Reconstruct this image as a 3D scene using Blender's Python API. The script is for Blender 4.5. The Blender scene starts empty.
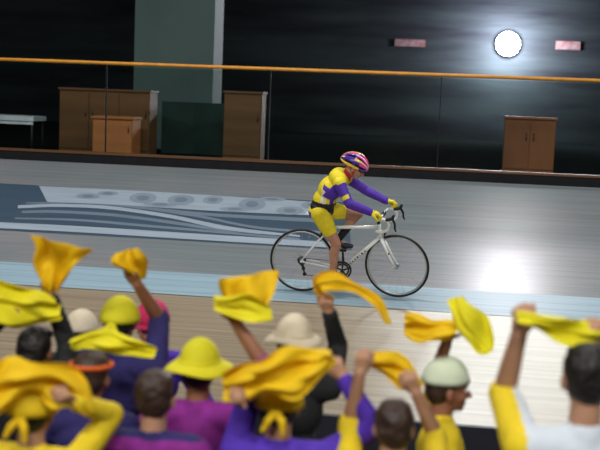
import bpy, math, random
from mathutils import Vector, Matrix, noise
V = Vector
scene = bpy.context.scene
col = scene.collection
random.seed(7)
PI = math.pi
BANK = math.radians(12)
TB = math.tan(BANK)
Y0 = 11.606                       # inner edge of the banking, z = 0

# ------------------------------------------------------------------ materials
def srgb(r, g, b):
    f = lambda c: ((c/255+0.055)/1.055)**2.4 if c/255 > 0.04045 else c/255/12.92
    return (f(r), f(g), f(b), 1)

def mat(name, rgb, rough=0.6, metal=0.0, vary=0.12, scale=8.0, stretch=(1, 1, 1), bump=0.0, coat=0.0, trans=0.0, emit=None, estr=0, spec=0.5, gen='Object', rgb2=None, detail=4):
    m = bpy.data.materials.new(name); m.use_nodes = True
    nt = m.node_tree; b = nt.nodes['Principled BSDF']
    c = srgb(*rgb)
    b.inputs['Roughness'].default_value = rough
    b.inputs['Metallic'].default_value = metal
    b.inputs['Specular IOR Level'].default_value = spec
    b.inputs['Coat Weight'].default_value = coat
    tc = nt.nodes.new('ShaderNodeTexCoord'); mp = nt.nodes.new('ShaderNodeMapping')
    mp.inputs['Scale'].default_value = stretch
    nz = nt.nodes.new('ShaderNodeTexNoise'); nz.inputs['Scale'].default_value = scale; nz.inputs['Detail'].default_value = detail
    nt.links.new(tc.outputs[gen], mp.inputs['Vector']); nt.links.new(mp.outputs[0], nz.inputs['Vector'])
    cr = nt.nodes.new('ShaderNodeValToRGB')
    lo = [max(0, x*(1-vary)) for x in c[:3]]; hi = [min(1, x*(1+vary)) for x in c[:3]]
    if rgb2: hi = list(srgb(*rgb2)[:3]); lo = list(c[:3])
    cr.color_ramp.elements[0].position = 0.3; cr.color_ramp.elements[1].position = 0.7
    cr.color_ramp.elements[0].color = (*lo, 1); cr.color_ramp.elements[1].color = (*hi, 1)
    nt.links.new(nz.outputs['Fac'], cr.inputs['Fac']); nt.links.new(cr.outputs['Color'], b.inputs['Base Color'])
    if bump:
        bp = nt.nodes.new('ShaderNodeBump'); bp.inputs['Strength'].default_value = bump; bp.inputs['Distance'].default_value = 0.01
        nt.links.new(nz.outputs['Fac'], bp.inputs['Height']); nt.links.new(bp.outputs[0], b.inputs['Normal'])
    if trans:
        tr = nt.nodes.new('ShaderNodeBsdfTranslucent'); mx = nt.nodes.new('ShaderNodeMixShader'); mx.inputs[0].default_value = trans
        nt.links.new(cr.outputs['Color'], tr.inputs['Color'])
        nt.links.new(b.outputs[0], mx.inputs[1]); nt.links.new(tr.outputs[0], mx.inputs[2])
        nt.links.new(mx.outputs[0], nt.nodes['Material Output'].inputs['Surface'])
    if emit:
        b.inputs['Emission Color'].default_value = (*emit, 1); b.inputs['Emission Strength'].default_value = estr
    return m

def board_mat(name, rgb, rgb2, pitch, line, rough, spec=0.5, reflection_tint=None):
    """long timber strips running along X: streaky colour, thin darker joints every `pitch` metres across"""
    m = bpy.data.materials.new(name); m.use_nodes = True
    nt = m.node_tree; b = nt.nodes['Principled BSDF']; N = nt.nodes.new; L = nt.links.new
    tc = N('ShaderNodeTexCoord'); mp = N('ShaderNodeMapping'); mp.inputs['Scale'].default_value = (0.25, 9, 9)
    nz = N('ShaderNodeTexNoise'); nz.inputs['Scale'].default_value = 1.6; nz.inputs['Detail'].default_value = 6; nz.inputs['Roughness'].default_value = 0.7
    L(tc.outputs['Object'], mp.inputs[0]); L(mp.outputs[0], nz.inputs['Vector'])
    cr = N('ShaderNodeValToRGB'); cr.color_ramp.elements[0].position = 0.32; cr.color_ramp.elements[1].position = 0.68
    cr.color_ramp.elements[0].color = srgb(*rgb); cr.color_ramp.elements[1].color = srgb(*rgb2)
    L(nz.outputs['Fac'], cr.inputs[0])
    sp = N('ShaderNodeSeparateXYZ'); L(tc.outputs['Object'], sp.inputs[0])
    dv = N('ShaderNodeMath'); dv.operation = 'DIVIDE'; dv.inputs[1].default_value = pitch; L(sp.outputs['Y'], dv.inputs[0])
    fr = N('ShaderNodeMath'); fr.operation = 'FRACT'; L(dv.outputs[0], fr.inputs[0])
    lt = N('ShaderNodeMath'); lt.operation = 'LESS_THAN'; lt.inputs[1].default_value = line; L(fr.outputs[0], lt.inputs[0])
    ml = N('ShaderNodeMath'); ml.operation = 'MULTIPLY'; ml.inputs[1].default_value = 0.45; L(lt.outputs[0], ml.inputs[0])
    mx = N('ShaderNodeMixRGB'); mx.inputs['Color2'].default_value = srgb(70, 58, 48); L(ml.outputs[0], mx.inputs[0]); L(cr.outputs[0], mx.inputs['Color1'])
    last = mx
    if reflection_tint:  # broad tints multiplied into the colour, imitating soft reflections on the boards
        n2 = N('ShaderNodeTexNoise'); n2.inputs['Scale'].default_value = 0.55; n2.inputs['Detail'].default_value = 1; L(tc.outputs['Object'], n2.inputs['Vector'])
        c2 = N('ShaderNodeValToRGB'); c2.color_ramp.elements[0].position = 0.38; c2.color_ramp.elements[1].position = 0.62
        c2.color_ramp.elements[0].color = srgb(*reflection_tint[0]); c2.color_ramp.elements[1].color = srgb(*reflection_tint[1]); L(n2.outputs['Fac'], c2.inputs[0])
        m3 = N('ShaderNodeMixRGB'); m3.blend_type = 'MULTIPLY'; m3.inputs[0].default_value = 1; L(mx.outputs[0], m3.inputs['Color1']); L(c2.outputs[0], m3.inputs['Color2'])
        last = m3
    L(last.outputs[0], b.inputs['Base Color'])
    b.inputs['Roughness'].default_value = rough; b.inputs['Specular IOR Level'].default_value = spec
    bp = N('ShaderNodeBump'); bp.inputs['Strength'].default_value = 0.12; bp.inputs['Distance'].default_value = 0.004
    L(nz.outputs['Fac'], bp.inputs['Height']); L(bp.outputs[0], b.inputs['Normal'])
    return m

def glass_mat():
    m = bpy.data.materials.new('clear_plexiglass'); m.use_nodes = True
    nt = m.node_tree; nt.nodes.clear(); N = nt.nodes.new; L = nt.links.new
    o = N('ShaderNodeOutputMaterial'); t = N('ShaderNodeBsdfTransparent'); g = N('ShaderNodeBsdfGlossy'); g.inputs['Roughness'].default_value = 0.15
    t.inputs['Color'].default_value = (0.80, 0.84, 0.82, 1)
    nz = N('ShaderNodeTexNoise'); nz.inputs['Scale'].default_value = 2.0
    mr = N('ShaderNodeMapRange'); mr.inputs['To Min'].default_value = 0.006; mr.inputs['To Max'].default_value = 0.014; L(nz.outputs['Fac'], mr.inputs['Value'])
    mx = N('ShaderNodeMixShader'); L(mr.outputs[0], mx.inputs[0]); L(t.outputs[0], mx.inputs[1]); L(g.outputs[0], mx.inputs[2]); L(mx.outputs[0], o.inputs[0])
    return m

M = dict(
    track=board_mat('grey_painted_track_boards', (118, 124, 129), (140, 144, 149), 0.16, 0.05, 0.29, 0.5, ((232, 240, 236), (255, 248, 244))),
    band=board_mat('pale_blue_painted_boards', (132, 160, 174), (152, 178, 190), 0.16, 0.05, 0.38),
    apron=board_mat('tan_timber_boards', (122, 107, 86), (164, 149, 124), 0.30, 0.06, 0.42, 0.5),
    edge=mat('dark_brown_edge_strip', (88, 74, 58), 0.5, stretch=(0.2, 4, 4)),
    infield=mat('dark_rubber_floor', (22, 22, 28), 0.8),
    skirt=mat('dark_blue_board', (26, 28, 40), 0.6),
    slate=mat('slate_blue_track_paint', (62, 80, 96), 0.4, vary=0.1, scale=3, stretch=(0.3, 6, 6)),
    pale=mat('pale_grey_track_paint', (152, 166, 178), 0.4, vary=0.12, scale=3, stretch=(0.4, 6, 6)),
    pale2=mat('dull_pale_track_paint', (130, 145, 158), 0.4, vary=0.1, scale=3, stretch=(0.4, 6, 6)),
    mid=mat('mid_grey_blue_track_paint', (108, 124, 138), 0.4, vary=0.1, scale=3, stretch=(0.4, 6, 6)),
    orange_rail=mat('orange_painted_rail', (205, 140, 45), 0.45),
    brown_rail=mat('brown_timber_rail', (92, 60, 30), 0.5, stretch=(0.2, 4, 4)),
    black_board=mat('black_kickboard', (22, 23, 26), 0.8, spec=0.2),
    post=mat('dark_steel', (34, 38, 42), 0.7),
    glass=glass_mat(),
    hallwall=mat('charcoal_hall_wall', (26, 30, 34), 0.9, scale=1.1, stretch=(0.25, 1, 2), rgb2=(52, 62, 62), spec=0.2),
    concourse=mat('dark_concourse_floor', (17, 21, 21), 0.95, spec=0.0),
    teal=mat('grey_teal_paint', (72, 94, 92), 0.8, vary=0.1, scale=1),
    dgreen=mat('dark_green_cloth', (20, 48, 42), 0.9, vary=0.25, scale=3),
    wood=mat('brown_plywood', (98, 66, 32), 0.6, vary=0.25, scale=2, stretch=(0.4, 1, 3)),
    wood2=mat('light_tan_plywood', (178, 112, 62), 0.6, vary=0.15, scale=2, stretch=(0.4, 1, 3)),
    wood3=mat('reddish_plywood', (136, 86, 52), 0.7, vary=0.25, scale=2, stretch=(1, 1, 0.4)),
    white=mat('white_laminate', (215, 225, 235), 0.4),
    sign=mat('red_and_white_sign', (120, 66, 60), 0.8, rgb2=(130, 120, 118), scale=6),
    lamp=mat('lamp_lens', (255, 255, 255), 0.5, emit=(0.86, 0.88, 1.0), estr=60),
    # bike
    bwhite=mat('white_frame_paint', (232, 236, 236), 0.25, coat=0.6, vary=0.02),
    bletter=mat('dark_frame_lettering', (40, 48, 58), 0.4),
    rubber=mat('black_tyre_rubber', (18, 18, 20), 0.6),
    alloy=mat('silver_alloy', (190, 195, 198), 0.3, 0.8, vary=0.04),
    black=mat('black_plastic', (20, 20, 22), 0.4),
    steel=mat('chain_steel', (90, 92, 96), 0.35, 0.9),
    tape=mat('white_bar_tape', (225, 228, 228), 0.6, bump=0.3, scale=60),
    yellow=mat('yellow_jersey', (224, 206, 30), 0.7, vary=0.08, scale=30, bump=0.1),
    purple=mat('purple_jersey', (76, 40, 165), 0.7, vary=0.12, scale=30, bump=0.1),
    jwhite=mat('white_bib_cloth', (225, 225, 200), 0.7),
    jblack=mat('black_lycra', (20, 18, 26), 0.6),
    red=mat('red_collar_cloth', (190, 30, 50), 0.7),
    pink=mat('pink_helmet_shell', (236, 70, 150), 0.3, coat=0.5, vary=0.05),
    hpurple=mat('purple_helmet_shell', (70, 35, 150), 0.3, coat=0.5, vary=0.05),
    hyellow=mat('yellow_helmet_shell', (235, 200, 60), 0.3, coat=0.5, vary=0.05),
    hwhite=mat('white_helmet_shell', (235, 225, 225), 0.3, coat=0.5, vary=0.05),
    hliner=mat('dark_helmet_liner', (30, 20, 50), 0.8),
    skin_old=mat('weathered_skin', (178, 130, 106), 0.55, vary=0.1, scale=20),
    skin_a=mat('light_brown_skin', (176, 132, 104), 0.55, vary=0.08, scale=20),
    skin_b=mat('brown_skin', (140, 92, 66), 0.55, vary=0.1, scale=20),
    skin_c=mat('pinkish_skin', (205, 130, 110), 0.55, vary=0.08, scale=20),
    eyewhite=mat('eye_white', (225, 222, 215), 0.3, vary=0.02),
    iris=mat('dark_iris', (30, 22, 18), 0.2),
    lips=mat('lips', (150, 80, 75), 0.5),
    hair_black=mat('black_hair', (20, 16, 15), 0.55, vary=0.4, scale=40, stretch=(1, 1, 0.2), bump=0.5),
    hair_brown=mat('dark_brown_hair', (52, 34, 24), 0.55, vary=0.4, scale=40, stretch=(1, 1, 0.2), bump=0.5),
    c_yellow=mat('yellow_shirt_cloth', (226, 198, 28), 0.85, vary=0.08, scale=14, bump=0.15),
    c_purple=mat('violet_jacket_cloth', (78, 44, 172), 0.85, vary=0.15, scale=14, bump=0.15),
    c_navy=mat('navy_jacket_cloth', (36, 30, 92), 0.85, vary=0.2, scale=14, bump=0.15),
    c_magenta=mat('magenta_shirt_cloth', (128, 30, 130), 0.85, vary=0.2, scale=14, bump=0.15),
    c_white=mat('white_shirt_cloth', (206, 216, 226), 0.85, vary=0.05, scale=14, bump=0.15),
    c_black=mat('black_jacket_cloth', (24, 26, 30), 0.85, vary=0.2, scale=14, bump=0.15),
    c_trouser=mat('dark_trouser_cloth', (26, 26, 36), 0.9, vary=0.2, scale=14, bump=0.15),
    c_cream=mat('cream_hat_cloth', (214, 202, 176), 0.9, vary=0.05, scale=20, bump=0.1),
    c_palegreen=mat('pale_green_cap_cloth', (205, 218, 192), 0.9, vary=0.05, scale=20, bump=0.1),
    c_pink=mat('crimson_cap_cloth', (196, 36, 92), 0.85, vary=0.1, scale=20, bump=0.1),
    c_orange=mat('orange_band_cloth', (210, 92, 28), 0.85, vary=0.1, scale=20, bump=0.1),
    scarf=mat('golden_yellow_scarf_cloth', (252, 212, 18), 0.75, vary=0.1, scale=7, bump=0.15, trans=0.3),
    scarf2=mat('lemon_yellow_scarf_cloth', (244, 236, 40), 0.75, vary=0.1, scale=7, bump=0.15, trans=0.3),
    shoe=mat('black_shoe', (22, 20, 22), 0.5),
)

# ------------------------------------------------------------------ object helpers
def link(name, me, mats, parent=None, loc=None, smooth=True):
    o = bpy.data.objects.new(name, me); col.objects.link(o)
    for m in (mats if isinstance(mats, (list, tuple)) else [mats]):
        if m is not None: me.materials.append(m)
    if smooth:
        for p in me.polygons: p.use_smooth = True
    if parent is not None:
        o.parent = parent
        r = parent
        off = V((0, 0, 0))
        while r is not None: off += r.location; r = r.parent
        me.transform(Matrix.Translation(-off))
    elif loc is not None:
        me.transform(Matrix.Translation(-V(loc))); o.location = loc
    return o

def tag(o, label=None, cat=None, group=None, kind=None):
    if label: o['label'] = label
    if cat: o['category'] = cat
    if group: o['group'] = group
    if kind: o['kind'] = kind
    return o

def empty(name, loc, parent=None):
    o = bpy.data.objects.new(name, None); o.empty_display_size = 0.1; col.objects.link(o)
    o.location = loc
    if parent is not None:
        o.parent = parent
        off = V((0, 0, 0)); r = parent
        while r is not None: off += r.location; r = r.parent
        o.location = V(loc)-off
    return o

def sphere_pts(nu=20, nv=10):
    pts = [(0, 0, -1)]
    for j in range(1, nv+1):
        t = -PI/2+PI*j/(nv+1)
        for i in range(nu):
            a = 2*PI*i/nu; pts.append((math.cos(t)*math.cos(a), math.cos(t)*math.sin(a), math.sin(t)))
    pts.append((0, 0, 1))
    fs = []
    for i in range(nu): fs.append((0, 1+(i+1) % nu, 1+i))
    for j in range(nv-1):
        for i in range(nu):
            a = 1+j*nu+i; b = 1+j*nu+(i+1) % nu
            fs.append((a, b, b+nu, a+nu))
    n = len(pts)-1
    for i in range(nu): fs.append((1+(nv-1)*nu+i, 1+(nv-1)*nu+(i+1) % nu, n))
    return [V(p) for p in pts], fs
SP, SF = sphere_pts()

def frame_of(d):
    d = V(d).normalized()
    a = V((0, 0, 1)) if abs(d.z) < 0.9 else V((1, 0, 0))
    s = d.cross(a).normalized(); return s, s.cross(d).normalized()*-1, d

class MB:
    def __init__(self): self.v = []; self.f = []; self.mi = []; self.cur = 0
    def add(self, vs, fs):
        n = len(self.v); self.v += [V(v) for v in vs]; self.f += [tuple(n+i for i in f) for f in fs]; self.mi += [self.cur]*len(fs)
    def cap(self, p, q, r1, r2=None):
        r2 = r1 if r2 is None else r2; p = V(p); q = V(q)
        d = q-p
        if d.length < 1e-6: d = V((0, 0, 1))
        s, t, w = frame_of(d)
        self.add([(q if v.z > 0 else p)+(s*v.x+t*v.y+w*v.z)*(r2 if v.z > 0 else r1) for v in SP], SF)
    def chain(self, pts, rs):
        for a, b, r, q in zip(pts, pts[1:], rs, rs[1:]): self.cap(a, b, r, q)
    def ell(self, c, ax, r):
        c = V(c); self.add([c+ax[0]*(v.x*r[0])+ax[1]*(v.y*r[1])+ax[2]*(v.z*r[2]) for v in SP], SF)
    def box(self, lo, hi):
        x0, y0, z0 = lo; x1, y1, z1 = hi
        self.add([(x0, y0, z0), (x1, y0, z0), (x1, y1, z0), (x0, y1, z0), (x0, y0, z1), (x1, y0, z1), (x1, y1, z1), (x0, y1, z1)],
                 [(3, 2, 1, 0), (4, 5, 6, 7), (0, 1, 5, 4), (1, 2, 6, 5), (2, 3, 7, 6), (3, 0, 4, 7)])
    def tube(self, pts, r, n=12, rs=None):
        pts = [V(p) for p in pts]; rings = []
        up = None
        for i, p in enumerate(pts):
            d = (pts[min(i+1, len(pts)-1)]-pts[max(i-1, 0)]).normalized()
            if up is None: s, t, _ = frame_of(d); up = t
            s = d.cross(up).normalized(); up = s.cross(d).normalized()
            rr = rs[i] if rs else r
            rings.append([p+(s*math.cos(2*PI*k/n)+up*math.sin(2*PI*k/n))*rr for k in range(n)])
        vs = [v for g in rings for v in g]; fs = []
        for i in range(len(rings)-1):
            for k in range(n):
                a = i*n+k; b = i*n+(k+1) % n; fs.append((a, b, b+n, a+n))
        fs.append(tuple(range(n-1, -1, -1))); fs.append(tuple((len(rings)-1)*n+k for k in range(n)))
        self.add(vs, fs)
    def ring(self, c, R, r, seg=72, n=10, rz=None, a0=0, a1=2*PI):
        """torus in the X-Z plane round centre c; rz = radial half size"""
        rz = rz or r; vs = []; fs = []
        for i in range(seg):
            a = 2*PI*i/seg
            for k in range(n):
                b = 2*PI*k/n; q = R+rz*math.cos(b)
                vs.append((c[0]+q*math.cos(a), c[1]+r*math.sin(b), c[2]+q*math.sin(a)))
        for i in range(seg):
            for k in range(n):
                a = i*n+k; b = i*n+(k+1) % n; c2 = ((i+1) % seg)*n
                fs.append((a, b, c2+(k+1) % n, c2+k))
        self.add(vs, fs)
    def disc(self, c, R, t, seg=40, hole=0):
        vs = []; fs = []
        for s in (-1, 1):
            for i in range(seg):
                a = 2*PI*i/seg; vs.append((c[0]+R*math.cos(a), c[1]+s*t/2, c[2]+R*math.sin(a)))
        fs = [(i, (i+1) % seg, seg+(i+1) % seg, seg+i) for i in range(seg)]+[tuple(range(seg-1, -1, -1)), tuple(range(seg, 2*seg))]
        self.add(vs, fs)
    def mesh(self, name='m'):
        me = bpy.data.meshes.new(name); me.from_pydata([tuple(v) for v in self.v], [], self.f)
        for p, i in zip(me.polygons, self.mi): p.material_index = i
        me.update(); return me
    def build(self, name, mats, parent=None, loc=None, smooth=True):
        return link(name, self.mesh(name), mats, parent, loc, smooth)
    def skin(self, name, mats, parent=None, loc=None, voxel=0.006, it=3, disp=0, fn=None, cut=None):
        """fuse everything into one continuous closed surface"""
        me = self.mesh(name); o = bpy.data.objects.new(name+'_tmp', me); col.objects.link(o)
        m = o.modifiers.new('r', 'REMESH'); m.mode = 'VOXEL'; m.voxel_size = voxel*1.0; m.use_smooth_shade = True
        if it: s = o.modifiers.new('s', 'SMOOTH'); s.factor = 0.5; s.iterations = it
        dg = bpy.context.evaluated_depsgraph_get()
        n = bpy.data.meshes.new_from_object(o.evaluated_get(dg)); n.name = name
        bpy.data.objects.remove(o); bpy.data.meshes.remove(me)
        if disp:
            for v in n.vertices:
                w = noise.noise(v.co*28)*0.6+noise.noise(v.co*60)*0.4
                v.co += v.normal*(w*disp)
        n.materials.clear()
        r = link(name, n, mats, parent, loc)
        if fn:
            off = V((0, 0, 0)); q = r
            while q is not None: off += q.location; q = q.parent
            for p in n.polygons: p.material_index = fn(p.center+off, p.normal)
        return r

def catmull(pts, n):
    pts = [V(p) for p in pts]; out = []
    P = [pts[0]*2-pts[1]]+pts+[pts[-1]*2-pts[-2]]
    for i in range(1, len(P)-2):
        for k in range(n):
            t = k/n; a, b, c, d = P[i-1:i+3]
            out.append(0.5*((2*b)+(c-a)*t+(2*a-5*b+4*c-d)*t*t+(3*b-a-3*c+d)*t**3))
    out.append(pts[-1]); return out

# ------------------------------------------------------------------ setting
def on_track(x, y, h=0.0): return V((x, y-h*math.sin(BANK), (y-Y0)*TB+h*math.cos(BANK)))
def slab(name, x0, x1, y0, y1, h, m, sub=1):
    b = MB(); b.add([on_track(x0, y0, h), on_track(x1, y0, h), on_track(x1, y1, h), on_track(x0, y1, h),
                     on_track(x0, y0, h-0.05), on_track(x1, y0, h-0.05), on_track(x1, y1, h-0.05), on_track(x0, y1, h-0.05)],
                    [(0, 1, 2, 3), (7, 6, 5, 4), (0, 4, 5, 1), (1, 5, 6, 2), (2, 6, 7, 3), (3, 7, 4, 0)])
    return tag(b.build(name, m, smooth=False), kind='structure')
XL, XR = -16, 12
slab('floor_track', XL, XR, 12.232, 16.28, 0, M['track'])
slab('floor_blue_band', XL, XR, Y0, 12.232, 0, M['band'])
b = MB(); b.box((XL, 7.55, -0.06), (XR, 11.565, 0)); tag(b.build('floor_safety_zone', M['apron'], smooth=False), kind='structure')
b = MB(); b.box((XL, 11.565, -0.02), (XR, Y0-0.002, 0.002)); tag(b.build('trim_band_edge', M['edge'], smooth=False), kind='structure')
b = MB(); b.box((XL, 7.50, -0.36), (XR, 7.55, 0.0)); tag(b.build('trim_safety_zone_step', M['skirt'], smooth=False), kind='structure')
b = MB(); b.box((XL, -2, -0.42), (XR, 7.55, -0.36)); tag(b.build('floor_infield', M['infield'], smooth=False), kind='structure')
WZ = (16.28-Y0)*TB
b = MB(); b.box((XL-9, 16.30, WZ-0.12), (XR+4, 35, WZ-0.05)); tag(b.build('floor_concourse', M['concourse'], smooth=False), kind='structure')
b = MB(); b.box((XL-9, 35, -0.5), (XR+4, 35.2, 12)); tag(b.build('wall_back', M['hallwall'], smooth=False), kind='structure')

# line where blue band meets the grey boards and where boards meet the band
# painted advertisement on the banking
def T(p, h): return V(p)+V((0, -math.sin(BANK), math.cos(BANK)))*h
def strip(up, lo, h, mb, n=10):
    a = [T(p, h) for p in catmull(up, n)]; c = [T(p, h) for p in catmull(lo, n)]
    k = len(a); mb.add(a+c, [(i, k+i, k+i+1, i+1) for i in range(k-1)])
b = MB()
b.add([T(p, 0.003) for p in ((-7.584, 15.114, 0.746), (-1.52, 15.037, 0.729), (-1.245, 13.235, 0.346), (-6.902, 13.239, 0.347))], [(3, 2, 1, 0)])
ad = tag(b.build('painted_advert', M['slate'], loc=(-3.886, 14.107, 0.532), smooth=False), 'slate blue sponsor panel with pale swooshes painted on the grey banking', 'advertisement')
b = MB(); strip([(-5.704, 15.061, 0.734), (-4.572, 15.067, 0.736), (-3.196, 15.038, 0.73), (-1.669, 14.968, 0.715)], [(-5.345, 14.405, 0.595), (-4.373, 14.424, 0.599), (-3.053, 14.393, 0.592), (-1.627, 14.431, 0.6)], 0.005, b)
b.cur = 1
OVALS = [
    ((-4.901, 14.723, 0.663), (0.095, 0.002, 0.0), (-0.008, 0.071, 0.015)),
    ((-4.68, 14.883, 0.697), (0.082, 0.002, 0.0), (-0.002, 0.059, 0.012)),
    ((-4.168, 14.769, 0.672), (0.108, 0.002, 0.001), (-0.021, 0.13, 0.028)),
    ((-3.656, 14.768, 0.672), (0.106, 0.002, 0.001), (-0.017, 0.13, 0.028)),
    ((-3.244, 14.834, 0.686), (0.079, 0.002, 0.001), (-0.006, 0.096, 0.021)),
    ((-2.707, 14.739, 0.666), (0.104, 0.002, 0.0), (-0.014, 0.154, 0.033)),
    ((-2.182, 14.562, 0.628), (0.103, 0.003, 0.001), (0.0, 0.1, 0.022)),
    ((-2.883, 14.505, 0.616), (0.117, 0.003, 0.001), (0.005, 0.056, 0.012)),
    ((-3.872, 14.527, 0.621), (0.132, 0.003, 0.001), (0.002, 0.052, 0.011)),
    ((-2.491, 14.998, 0.721), (0.106, 0.003, 0.001), (0.006, 0.055, 0.012)),
    ((-1.926, 14.838, 0.687), (0.091, 0.002, 0.0), (0.002, 0.095, 0.02)),
]
for c, a, t in OVALS:
    n = 20
    for q, h, mi in ((1.7, 0.007, 2), (0.8, 0.009, 1)):
        b.cur = mi; b.add([T(V(c)+V(a)*(q*math.cos(2*PI*i/n))+V(t)*(q*math.sin(2*PI*i/n)), h) for i in range(n)], [tuple(range(n))])
b.build('lettering', [M['pale'], M['mid'], M['pale2']], ad, smooth=False)
sw = [
 ([(-6.374, 13.485, 0.399), (-4.851, 13.529, 0.409), (-3.344, 13.502, 0.403), (-1.34, 13.461, 0.394)], [(-6.272, 13.269, 0.354), (-4.772, 13.312, 0.363), (-3.29, 13.292, 0.358), (-1.319, 13.273, 0.354)], 'pale'),
 ([(-5.654, 14.197, 0.551), (-5.147, 14.343, 0.582), (-4.486, 14.362, 0.586), (-3.639, 14.149, 0.541), (-2.801, 13.819, 0.47), (-1.912, 13.641, 0.433)], [(-5.604, 14.07, 0.524), (-5.1, 14.215, 0.555), (-4.443, 14.227, 0.557), (-3.602, 14.011, 0.511), (-2.77, 13.673, 0.439), (-1.903, 13.584, 0.42)], 'pale'),
 ([(-5.52, 13.993, 0.507), (-5.054, 14.089, 0.528), (-4.261, 14.064, 0.522), (-3.308, 13.849, 0.477), (-2.637, 13.621, 0.428)], [(-5.483, 13.901, 0.488), (-5.015, 13.98, 0.505), (-4.226, 13.949, 0.498), (-3.28, 13.738, 0.453), (-2.626, 13.571, 0.418)], 'mid'),
 ([(-5.601, 14.335, 0.58), (-4.792, 14.482, 0.611), (-3.969, 14.4, 0.594), (-3.031, 14.294, 0.571), (-1.637, 14.309, 0.575)], [(-5.581, 14.282, 0.569), (-4.768, 14.408, 0.596), (-3.939, 14.296, 0.572), (-3.003, 14.169, 0.545), (-1.617, 14.155, 0.542)], 'mid'),
 ([(-5.502, 13.72, 0.449), (-4.689, 13.794, 0.465), (-3.649, 13.714, 0.448), (-1.897, 13.545, 0.412)], [(-5.478, 13.661, 0.437), (-4.661, 13.713, 0.448), (-3.623, 13.619, 0.428), (-1.887, 13.479, 0.398)], 'mid'),
 ([(-3.958, 14.364, 0.586), (-3.264, 14.193, 0.55), (-2.441, 13.88, 0.483), (-1.432, 13.844, 0.476)], [(-3.936, 14.284, 0.569), (-3.241, 14.096, 0.529), (-2.425, 13.792, 0.465), (-1.421, 13.753, 0.456)], 'mid'),
]
for u, l, mn in sw:
    b = MB(); strip(u, l, 0.006 if mn == 'pale' else 0.0045, b); b.build('swoosh', M[mn], ad, smooth=False)

# barrier at the top of the track
root = tag(empty('track_barrier', (-2, 16.3, WZ)), 'clear barrier with orange top rail along the outer edge of the track', 'barrier')
BY = 16.34
b = MB(); b.tube([(XL, BY, 2.445), (XR, BY, 2.445)], 0.026, 14); b.build('top_rail', M['orange_rail'], root)
b = MB(); b.box((XL, BY-0.03, WZ-0.02), (XR, BY+0.03, WZ+0.13)); b.build('kickboard', M['black_board'], root, smooth=False)
b = MB(); b.box((XL, BY-0.04, WZ+0.13), (XR, BY+0.03, WZ+0.165)); b.build('bottom_rail', M['brown_rail'], root, smooth=False)
x = -14.8
while x < 11:
    b = MB(); b.box((x-0.008, BY+0.01, WZ), (x+0.008, BY+0.04, 2.43)); b.build('post', M['black_board'], root, smooth=False)
    b = MB(); b.box((x+0.012, BY-0.004, WZ+0.17), (x+2.388, BY+0.004, 2.40)); b.build('glass_panel', M['glass'], root, smooth=False)
    x += 2.4

# concourse behind it
FZ = WZ-0.05
def column(x0, x1, y, m):
    b = MB(); b.box((x0, y, FZ), (x1, y+0.8, 8.9)); return tag(b.build('trim_pillar', m, smooth=False), kind='structure')
column(-6.42, -4.86, 21.9, M['teal'])
def cabinet(x0, x1, y0, y1, z1, m, label, name='cabinet', cat='cabinet', doors=2, shelf=None):
    r = tag(empty(name, ((x0+x1)/2, (y0+y1)/2, FZ)), label, cat)
    b = MB(); b.box((x0, y0, FZ), (x1, y1, z1)); b.build('body', m, r, smooth=False)
    b = MB(); b.box((x0-0.02, y0-0.03, z1), (x1+0.02, y1, z1+0.035)); b.build('top_board', m, r, smooth=False)
    w = (x1-x0)/doors
    for i in range(doors):
        b = MB(); b.box((x0+i*w+0.012, y0-0.018, FZ+0.08), (x0+(i+1)*w-0.012, y0, z1-0.03))
        d = b.build('door', m, r, smooth=False)
        hx = x0+(i+1)*w-0.06 if i % 2 == 0 else x0+i*w+0.06
        b = MB(); b.tube([(hx, y0-0.03, (FZ+z1)/2+0.1), (hx, y0-0.03, (FZ+z1)/2+0.22)], 0.008, 8); b.build('handle', M['steel'], d)
    return r
cabinet(-7.03, -5.42, 19.5, 20.0, 2.03, M['wood'], 'wide brown plywood cupboard behind the barrier, beside the grey teal pillar', doors=3)
cabinet(-6.18, -5.50, 18.75, 19.25, 1.58, M['wood2'], 'small light tan box cupboard in front of the wide brown cupboard', doors=1)
cabinet(-4.12, -3.47, 19.5, 19.9, 2.08, M['wood'], 'narrow brown plywood cupboard standing alone right of the dark green screen', doors=1)
cabinet(0.60, 1.42, 19.5, 19.9, 1.84, M['wood3'], 'tan two-door cupboard behind the barrier under the bright floodlight', doors=2)
# dark green screen in front of the pillar
r = tag(empty('folding_screen', (-4.8, 20.6, FZ)), 'dark green cloth screen standing in front of the grey teal pillar', 'screen')
for i, (xa, xb, ya, yb) in enumerate(((-5.5, -4.95, 20.6, 20.75), (-4.95, -4.4, 20.75, 20.6), (-4.4, -3.85, 20.6, 20.75))):
    b = MB(); b.add([(xa, ya, FZ), (xb, yb, FZ), (xb, yb, 1.88), (xa, ya, 1.88), (xa, ya+0.03, FZ), (xb, yb+0.03, FZ), (xb, yb+0.03, 1.88), (xa, ya+0.03, 1.88)],
                    [(0, 1, 2, 3), (7, 6, 5, 4), (3, 2, 6, 7), (0, 3, 7, 4), (1, 5, 6, 2), (4, 5, 1, 0)])
    b.build('screen_panel', M['dgreen'], r, smooth=False)
# white table at the left
r = tag(empty('table', (-7.9, 19.5, FZ)), 'white-topped table behind the barrier at the far left', 'table')
b = MB(); b.box((-8.6, 19.3, 1.46), (-7.42, 19.9, 1.54)); b.build('tabletop', M['white'], r, smooth=False)
b = MB(); b.box((-8.58, 19.32, 1.40), (-7.44, 19.34, 1.46)); b.build('apron_board', M['white'], r, smooth=False)
for xx in (-8.55, -7.47):
    for yy in (19.35, 19.85):
        b = MB(); b.tube([(xx, yy, FZ), (xx, yy, 1.46)], 0.02, 8); b.build('leg', M['post'], r)
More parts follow.
